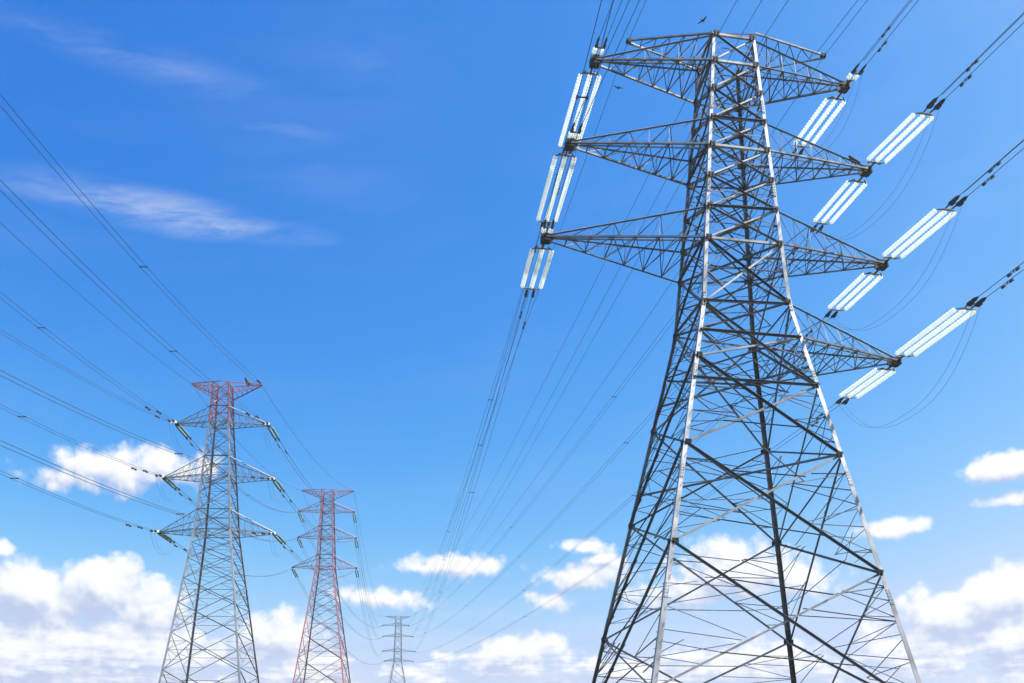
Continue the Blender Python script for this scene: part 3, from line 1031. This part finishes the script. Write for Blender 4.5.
for nm, x, s, y0 in (('right', -29.42, .1802, 64.4), ('left', -38.45, .17, 45.0)):
    s2 = s + 0.0005 * y0
    pts = curve_pts(V((x, 115, 50.57)), V((0, -1, 0)), lambda t: -s2 * t + 0.001 * t * t, 0, 135, 44)
    if nm == 'right':
        bundle('highest twin wires on the left, from the red tower head\'s right end', GW2, pts, X, 0.28, 0.021, (0.3,), ((0.02, 1),), 1.6)
    else:
        single('thin wire coming forward from the left end of the red tower head', G5, pts, 0.022)
    x3 = -32.06 if nm == 'right' else -44.41
    single('thin wire linking the red tower head\'s %s end to the all red tower' % nm, G5, span(V((x, 115, 50.5)), V((x3, 214, 66.8)), 2.5, 24), 0.028)
    single('thin wire from the %s top end of the all red tower to the smallest tower' % nm, G5, span(V((x3, 214, 66.8)), V((-47.2, 424, 71.2)), 8, 30), 0.03)


# ------------------------------------------------------------------ birds
def bird(label, p, heading, flying, size):
    """one skinned body: tail, trunk, head, beak and, in flight, spread wings"""
    vs = [(-0.20, 0, 0.0), (-0.10, 0, 0.01), (0.0, 0, 0.0), (0.09, 0, 0.03), (0.14, 0, 0.06), (0.20, 0, 0.055)]
    rs = [(0.035, 0.008), (0.04, 0.035), (0.055, 0.055), (0.04, 0.045), (0.038, 0.038), (0.008, 0.008)]
    es = [(i, i + 1) for i in range(5)]
    if flying:
        for s in (-1, 1):
            b = len(vs)
            vs += [(0.03, s * 0.13, 0.05), (0.0, s * 0.27, 0.07), (-0.06, s * 0.40, 0.03)]
            rs += [(0.07, 0.014), (0.055, 0.010), (0.012, 0.006)]
            es += [(2, b), (b, b + 1), (b + 1, b + 2)]
    else:
        for s in (-1, 1):
            b = len(vs)
            vs += [(-0.02, s * 0.03, -0.07), (0.0, s * 0.03, -0.13)]
            rs += [(0.012, 0.012), (0.008, 0.008)]
            es += [(2, b), (b, b + 1)]
        vs = [(x * 0.75 - z * 0.6 if i < 6 else x, y, z * 0.8 + x * 0.6 if i < 6 else z) for i, (x, y, z) in enumerate(vs)]
    me = bpy.data.meshes.new('bird')
    me.from_pydata([V(v) * size for v in vs], es, [])
    o = bpy.data.objects.new('bird', me); COL.objects.link(o)
    sk = o.modifiers.new('skin', 'SKIN')
    for i, q in enumerate(me.skin_vertices[0].data):
        q.radius = (rs[i][0] * size, rs[i][1] * size); q.use_root = (i == 2)
    ss = o.modifiers.new('sub', 'SUBSURF'); ss.levels = ss.render_levels = 1
    bpy.context.view_layer.update()
    dg = bpy.context.evaluated_depsgraph_get()
    me2 = bpy.data.meshes.new_from_object(o.evaluated_get(dg))
    bpy.data.objects.remove(o)
    me2.materials.clear(); me2.materials.append(M['feather'])
    for f in me2.polygons: f.use_smooth = True
    o = bpy.data.objects.new('bird', me2); COL.objects.link(o)
    o.location = p; o.rotation_euler = (0, 0, heading)
    return tag(o, label, 'bird', 'birds about the towers')


bird('dark bird perched on the near tower\'s second right arm by its tip', V((23.35, 56.2, 40.95)), 2.2, False, 3.2)
bird('dark bird in flight above the left part of the near tower\'s top', V((12.2, 50.0, 45.2)), 0.6, True, 0.95)
bird('small dark bird in flight below the near tower\'s topmost left arm', V((6.9, 47.5, 39.0)), 1.9, True, 0.75)
bird('dark bird perched on the red tower head\'s right top chord', V((-31.3, 115.0, 50.9)), 2.6, False, 4.5)
